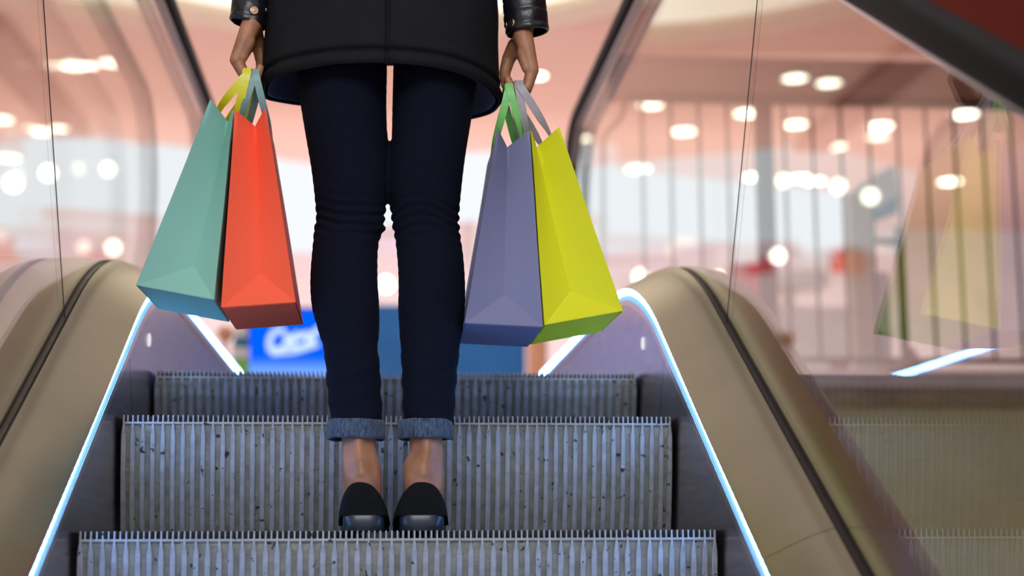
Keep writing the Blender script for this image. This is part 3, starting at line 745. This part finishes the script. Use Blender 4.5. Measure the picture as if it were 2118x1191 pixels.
# skin: whole body as one surface
sk = MB()
for cx0, cx1, sg in (((706, 778), None, -1), ((846, 916), None, 1)):
    xl, xr = cx0
    rows = [(560, xl+2, xr-2, 2.585, .040), (760, xl+3, xr-3, 2.575, .036), (860, xl+1, xr-1, 2.565, .034), (910, xl+1, xr-1, 2.562, .035), (935, xl, xr+1, 2.558, .037)]
    if sg == -1: rows += [(960, xl+0, xr+9, 2.552, .042), (985, xl+1, xr+13, 2.552, .046), (1030, xl+2, xr+12, 2.556, .05), (1085, xl+6, xr+8, 2.556, .048)]
    else: rows += [(960, xl-12, xr+1, 2.552, .042), (985, xl-13, xr+3, 2.552, .046), (1030, xl-10, xr+2, 2.556, .05), (1085, xl-8, xr-4, 2.556, .048)]
    rr = []
    for (y, a, b, Yc, ry) in lerp_rows(rows, 40):
        ring = ringpx(a, b, y, Yc, ry, 32); cxx = (ring[0][0]+ring[16][0])/2
        # achilles tendon ridge facing the camera
        out = []
        for (x, yy, z) in ring:
            if yy < Yc:
                u = (x-cxx)/(abs(ring[0][0]-ring[16][0])/2)
                tend = .005*math.exp(-(u/.28)**2) - .004*math.exp(-((abs(u)-.6)/.22)**2)
                yy -= tend*(1 if y < 985 else .3)
            out.append((x, yy, z))
        rr.append(out)
    sk.rings(rr)
    hx = (rr[-1][0][0]+rr[-1][16][0])/2
    sk.caps((hx, 2.57, .032), .028, (hx, 2.70, .024), .02)
# torso, neck and head above the frame
px0 = at(805, 0, 2.6).x
def ell(cx, cy, z, rx, ry, n=32): return [(cx+rx*math.cos(t), cy+ry*math.sin(t), z) for t in [2*PI*k/n for k in range(n)]]
sk.rings([ell(px0, 2.6, z, rx, ry) for z, rx, ry in ((.86, .14, .09), (.95, .155, .10), (1.08, .12, .085), (1.2, .13, .09), (1.32, .155, .09), (1.42, .15, .07), (1.46, .08, .055), (1.48, .05, .05), (1.56, .05, .05), (1.60, .045, .05))])
sk.rings([ell(px0, 2.6+dy, z, rx, ry) for z, rx, ry, dy in ((1.545, .03, .035, .035), (1.565, .048, .06, .02), (1.60, .06, .078, .01), (1.65, .070, .090, 0), (1.69, .074, .095, 0), (1.73, .070, .088, 0), (1.765, .045, .055, 0), (1.775, .02, .025, 0))])
sk.caps((px0, 2.685, 1.655), .008, (px0, 2.70, 1.628), .011)
for s in (-1, 1): sk.caps((px0+s*.073, 2.60, 1.665), .012, (px0+s*.073, 2.60, 1.635), .008)
for s in (-1, 1): sk.caps((px0+s*.012, 2.683, 1.598), .006, (px0-s*.003, 2.685, 1.598), .006)
def hand(sg, wr, mcp, pip, dip, tip, thumb, shoulder):
    W = at(*wr, 2.575); SH = Vector(shoulder)
    CU = at(513, 50, 2.575) if sg < 0 else at(1091, 68, 2.575)
    EL = CU.lerp(SH, .45); LO = CU.lerp(SH, .03)*.6 + W*.4 + Vector((0, 0, .02))
    sk.caps(SH, .042, EL, .033); sk.caps(EL, .032, CU.lerp(SH, .16), .023)
    for yo in (-.008, 0, .008):
        sk.caps(CU.lerp(SH, .16)+Vector((0, yo, 0)), .021, LO+Vector((0, yo, 0)), .0185); sk.caps(LO+Vector((0, yo, 0)), .0185, W+Vector((0, yo*1.4, 0)), .0175)
    ln = [.90, 1.0, 1.05, 1.0]
    for j, Yf in enumerate(FY):
        m0 = at(*mcp, Yf); m0 = W + (m0-W)*1.0; m0.y = Yf
        P = at(*pip, Yf); Dp = at(*dip, Yf); T = at(*tip, Yf)
        P = m0+(P-m0)*ln[j]; r = [.0083, .0092, .0095, .0092][j]
        w0 = W+Vector((0, (Yf-2.575)*.55, 0))
        sk.caps(w0, .0175, m0, .0118); sk.caps(w0.lerp(m0, .5)+Vector((-sg*.008, 0, 0)), .011, m0+Vector((-sg*.010, 0, .004)), .009)
        sk.caps(m0, r*1.25, P, r*1.02); sk.caps(P, r*1.02, Dp, r*.9); sk.caps(Dp, r*.9, T, r*.78)
    t = [at(x, y, Y) for x, y, Y in thumb]
    sk.caps(t[0], .015, t[1], .0125); sk.caps(t[1], .0122, t[2], .0105); sk.caps(t[2], .0105, t[3], .0085)
hand(-1, (523, 52), (489, 124), (508, 160), (531, 161), (538, 140), [(527, 70, 2.60), (536, 100, 2.615), (541, 128, 2.61), (540, 150, 2.60)], (px0-.19, 2.59, 1.38))
hand(1, (1080, 78), (1101, 146), (1089, 185), (1061, 187), (1050, 164), [(1066, 95, 2.60), (1052, 122, 2.615), (1044, 150, 2.61), (1046, 176, 2.60)], (px0+.19, 2.59, 1.38))
body = sk.build('body', M['skin'], woman, True); body['label'] = 'brown skin of ankles and hands'
md = body.modifiers.new('join', 'REMESH'); md.mode = 'VOXEL'; md.voxel_size = .0021; md.use_smooth_shade = True
md = body.modifiers.new('smooth', 'SMOOTH'); md.factor = .5; md.iterations = 3
# fingernails are hidden; hair
k = MB(); k.rings([ell(px0, 2.585+dy, z, rx, ry) for z, rx, ry, dy in ((1.40, .05, .02, -.05), (1.50, .08, .035, -.05), (1.60, .085, .06, -.03), (1.68, .086, .09, -.012), (1.74, .078, .095, -.005), (1.785, .05, .06, 0), (1.80, .01, .015, 0))])
k.build('hair', M['hair'], woman, True)

# parka: skirt part open in front
jc = at(791, 160, 2.62).x
def hemz(t):     # t: angle, -pi/2 is the back (towards the camera)
    zb = at(805, 131, 2.465).z; zl = at(546, 196, 2.62).z; zr = at(1038, 218, 2.62).z; zfl = at(610, 213, 2.74).z; zfr = at(990, 250, 2.74).z
    s = math.sin(t); c = math.cos(t)
    zs = zl if c < 0 else zr; zf = zfl if c < 0 else zfr
    if s <= 0:
        u = abs(c)**2.2; return zb*(1-u)+zs*u
    u = s**1.1; return zs*(1-u)+zf*u
def coat_ring(v, inset=0, t0=-PI/2-2.55, t1=-PI/2+2.55, n=420):
    """v: 0 hem .. 1 shoulder"""
    out = []
    for i in range(n+1):
        t = t0+(t1-t0)*i/n
        hz = hemz(t); z = hz+(1.40-hz)*v
        d = z-hz
        rx = .213-.009*min(1, d/.3)-.0*v; ry = .152-.010*min(1, d/.3)
        if v > .8: rx -= (v-.8)/.2*.05; ry -= (v-.8)/.2*.06
        # puffed hem with a stitched groove above it
        puff = .0035*math.exp(-((d-.011)/.009)**2) - .0065*math.exp(-((d-.026)/.0030)**2) + .0016*math.exp(-((d-.036)/.006)**2) - .0025*math.exp(-((d-.0)/.003)**2)
        bt = abs(math.sin((t+PI/2)/2))*2
        seam = -.006*math.exp(-((t+PI/2-.035)/.014)**2)+.0016*math.exp(-((t+PI/2-.075)/.02)**2)
        fold = .0075*noise.noise(Vector((math.cos(t)*1.6+4, math.sin(t)*1.6, z*5.0)))+.0025*noise.noise(Vector((math.cos(t)*4+z*8, math.sin(t)*3, z*14)))
        f = puff+seam+fold-inset
        c, s = math.cos(t), math.sin(t)
        e = 2.35; k_ = (abs(c)**e+abs(s)**e)**(-1/e)
        out.append((jc+(rx+f)*c*k_, 2.62+(ry+f)*s*k_, z))
    return out
vs = [0, .002, .004, .007, .011, .015, .019, .023, .027, .031, .034, .037, .040, .043, .047, .052, .057, .063, .07, .08, .09, .10, .115, .13, .15, .17, .19, .21, .24, .27, .31, .36, .42, .5, .6, .7, .8, .86, .92, .96, 1.0]
vs = [v*1.0 for v in vs]
k = MB(); k.rings([coat_ring(v) for v in vs], closed=False)
coat = k.build('parka', M['coat'], woman, True); md = coat.modifiers.new('th', 'SOLIDIFY'); md.thickness = .004
coat['label'] = 'black parka back with centre seam and curved padded hem'
k = MB(); k.rings([coat_ring(v, .012) for v in (.006, .02, .05, .1, .2, .3)], closed=False)
o = k.build('parka_lining', M['lining'], woman, True); md = o.modifiers.new('th', 'SOLIDIFY'); md.thickness = .0012
o['label'] = 'navy blue quilted lining'
# collar / shoulders
k = MB(); k.rings([ell(px0, 2.6, z, rx, ry) for z, rx, ry in ((1.385, .175, .10), (1.42, .16, .085), (1.455, .10, .07), (1.50, .075, .065), (1.52, .072, .062))], cap=False)
o = k.build('collar', M['coat'], woman, True); md = o.modifiers.new('th', 'SOLIDIFY'); md.thickness = .006

def sleeve(sg, cxp, cyp, rxp, tilt, shoulder):
    c = at(cxp, cyp, 2.575); r = rxp/ppm(c); SH = Vector(shoulder)
    ax = (SH-c).normalized(); k = MB(); rs = []
    L = (SH-c).length; prof = [(-.001, .93), (0, .985), (.004, 1.01), (.010, 1.0), (.0125, .975), (.015, 1.0), (.03, 1.0), (.036, .985), (.0385, .96), (.041, .99), (.055, 1.0), (.058, .97), (.062, 1.0), (.09, 1.02), (.15, 1.1), (.22, 1.25), (.33, 1.45), (.45, 1.55), (L, 1.6)]
    dense = []
    for (a, fa), (b, fb) in zip(prof[:-1], prof[1:]):
        n = max(1, int((b-a)/.008))
        for q in range(n): dense.append((a+(b-a)*q/n, fa+(fb-fa)*q/n))
    dense.append(prof[-1])
    for d, f in dense:
        p = c+ax*d; ring = []
        for j in range(48):
            t = 2*PI*j/48
            wr = .0022*noise.noise(Vector((math.cos(t)*2, math.sin(t)*2, d*45+sg*5)))
            rr2 = r*f+wr
            ring.append((p.x+rr2*math.cos(t), p.y+rr2*1.12*math.sin(t), p.z+tilt*math.cos(t)*rr2+.10*rr2*math.sin(t)))
        rs.append(ring)
    k.rings(rs, cap=False); o = k.build('sleeve', M['leather'], woman, True)
    md = o.modifiers.new('th', 'SOLIDIFY'); md.thickness = .0025
    o['label'] = 'black leather sleeve with stitched cuff'
    return c, r
cL, rL = sleeve(-1, 513, 50, 38, -.22, (px0-.195, 2.59, 1.40))
cR, rR = sleeve(1, 1091, 68, 45, .12, (px0+.195, 2.59, 1.40))
def snap(px, py, cen, r, scale=1):
    # on the cuff surface, towards the camera
    p = at(px, py, 2.53); dx = max(-.97, min(.97, (p.x-cen.x)/r)); ang = math.asin(dx)
    n = Vector((math.sin(ang), -math.cos(ang), 0)); q = Vector((cen.x, cen.y, 0))+Vector((n.x*(r+.001), n.y*(r*1.12+.001), 0)); q.z = at(px, py, q.y).z
    k = MB(); u = n.orthogonal().normalized(); b = n.cross(u); rs = []
    for rad, h in ((.0075, 0), (.0078, .0015), (.0066, .0028), (.0055, .0022), (.003, .0030), (.0004, .0032)):
        rs.append([q+n*h+u*math.cos(a)*rad*scale+b*math.sin(a)*rad*scale for a in [2*PI*j/24 for j in range(24)]])
    k.rings(rs); o = k.build('snap_button', M['copper'], woman, True); o['label'] = 'copper coloured snap button'
snap(524, 22, cL, rL); snap(546, 21, cL, rL, .7); snap(1061, 48, cR, rR); snap(1047, 52, cR, rR, .7)

# shoes
def shoe(xl, xr, xc, sg):
    a = at(xl, 1096, 2.50); b = at(xr, 1096, 2.50); cx = (a.x+b.x)/2; hw = (b.x-a.x)/2
    tx = at(xc, 992, 2.50).x-cx
    k = MB(); rs = []
    # y, half width factor, top height, bottom height
    prof = [(2.4985, .50, .060, .0255), (2.4995, .66, .072, .025), (2.503, .76, .078, .025), (2.510, .83, .0795, .025), (2.522, .89, .077, .024), (2.54, .94, .072, .020), (2.56, .98, .068, .013), (2.59, 1.0, .066, .011), (2.62, 1.0, .066, .010), (2.65, .97, .058, .010), (2.68, .90, .048, .010), (2.71, .78, .037, .010), (2.73, .58, .030, .010), (2.742, .3, .022, .011)]
    for y, w, zt, zb in prof:
        ring = []
        for j in range(33):
            t = PI*j/32; c, q = math.cos(t), math.sin(t)
            z = zb+(zt-zb)*q**.85; x = hw*w*(abs(c)**.9)*(1 if c >= 0 else -1)*(1-.07*q)
            ring.append((cx+x+tx*q*.9, y, z))
        rs.append(ring)
    k.rings(rs); o = k.build('shoe', M['suede'], woman, True, 60); o['label'] = 'black suede slip-on shoe'
    k = MB(); rs = []
    for z in (0.0, .002, .0235, .0255):
        f = .97 if z in (0.0, .0255) else 1.0; ring = []
        for j in range(40):
            t = 2*PI*j/40; e = 3.2; c, q = math.cos(t), math.sin(t); qq = (abs(c)**e+abs(q)**e)**(-1/e)
            ring.append((cx+tx*.1+hw*.785*f*c*qq, 2.530+.035*f*q*qq, z))
        rs.append(ring)
    k.rings(rs); h = k.build('heel', M['heel'], o, True, 40); h['label'] = 'glossy dark heel block'
    k = MB(); rs = []
    for z in (0.0, .010):
        rs.append([(cx+hw*.97*math.cos(t)*(.9 if math.sin(t) < 0 else 1), 2.65+.095*math.sin(t), z) for t in [2*PI*j/36 for j in range(36)]])
    k.rings(rs); k.build('sole', M['heel'], o, True, 40)
shoe(697, 808, 744, -1); shoe(813, 932, 874, 1)

# ---------------------------------------------------------------- light
w = bpy.data.worlds.new('mall_ambient'); S.world = w; w.use_nodes = True
bg = w.node_tree.nodes['Background']; bg.inputs[0].default_value = (.93, .88, .90, 1); bg.inputs[1].default_value = .6

def area(name, loc, rot, size, size_y, power, col):
    l = bpy.data.lights.new(name, 'AREA'); l.shape = 'RECTANGLE'; l.size = size; l.size_y = size_y; l.energy = power; l.color = col
    o = bpy.data.objects.new(name, l); COL.objects.link(o); o.location = loc; o.rotation_euler = rot; return o
area('lower_hall_ceiling_lamp', (-.3, -1.8, 2.4), (math.radians(50), 0, 0), 3.0, 1.6, 115, (.93, .97, 1.0))
area('floor_uplight', (0, 13.5, FZ+.1), (PI, 0, 0), 16, 11, 300, (1, .96, .94))  # added unseen fill near the floor, brightens the ceiling
area('shop_front_lamp_row', (0, 13.5, .9), (math.radians(86), 0, 0), 16, .6, 330, (1, .94, .92))  # added unseen fill for the back wall, not a row of real lamps
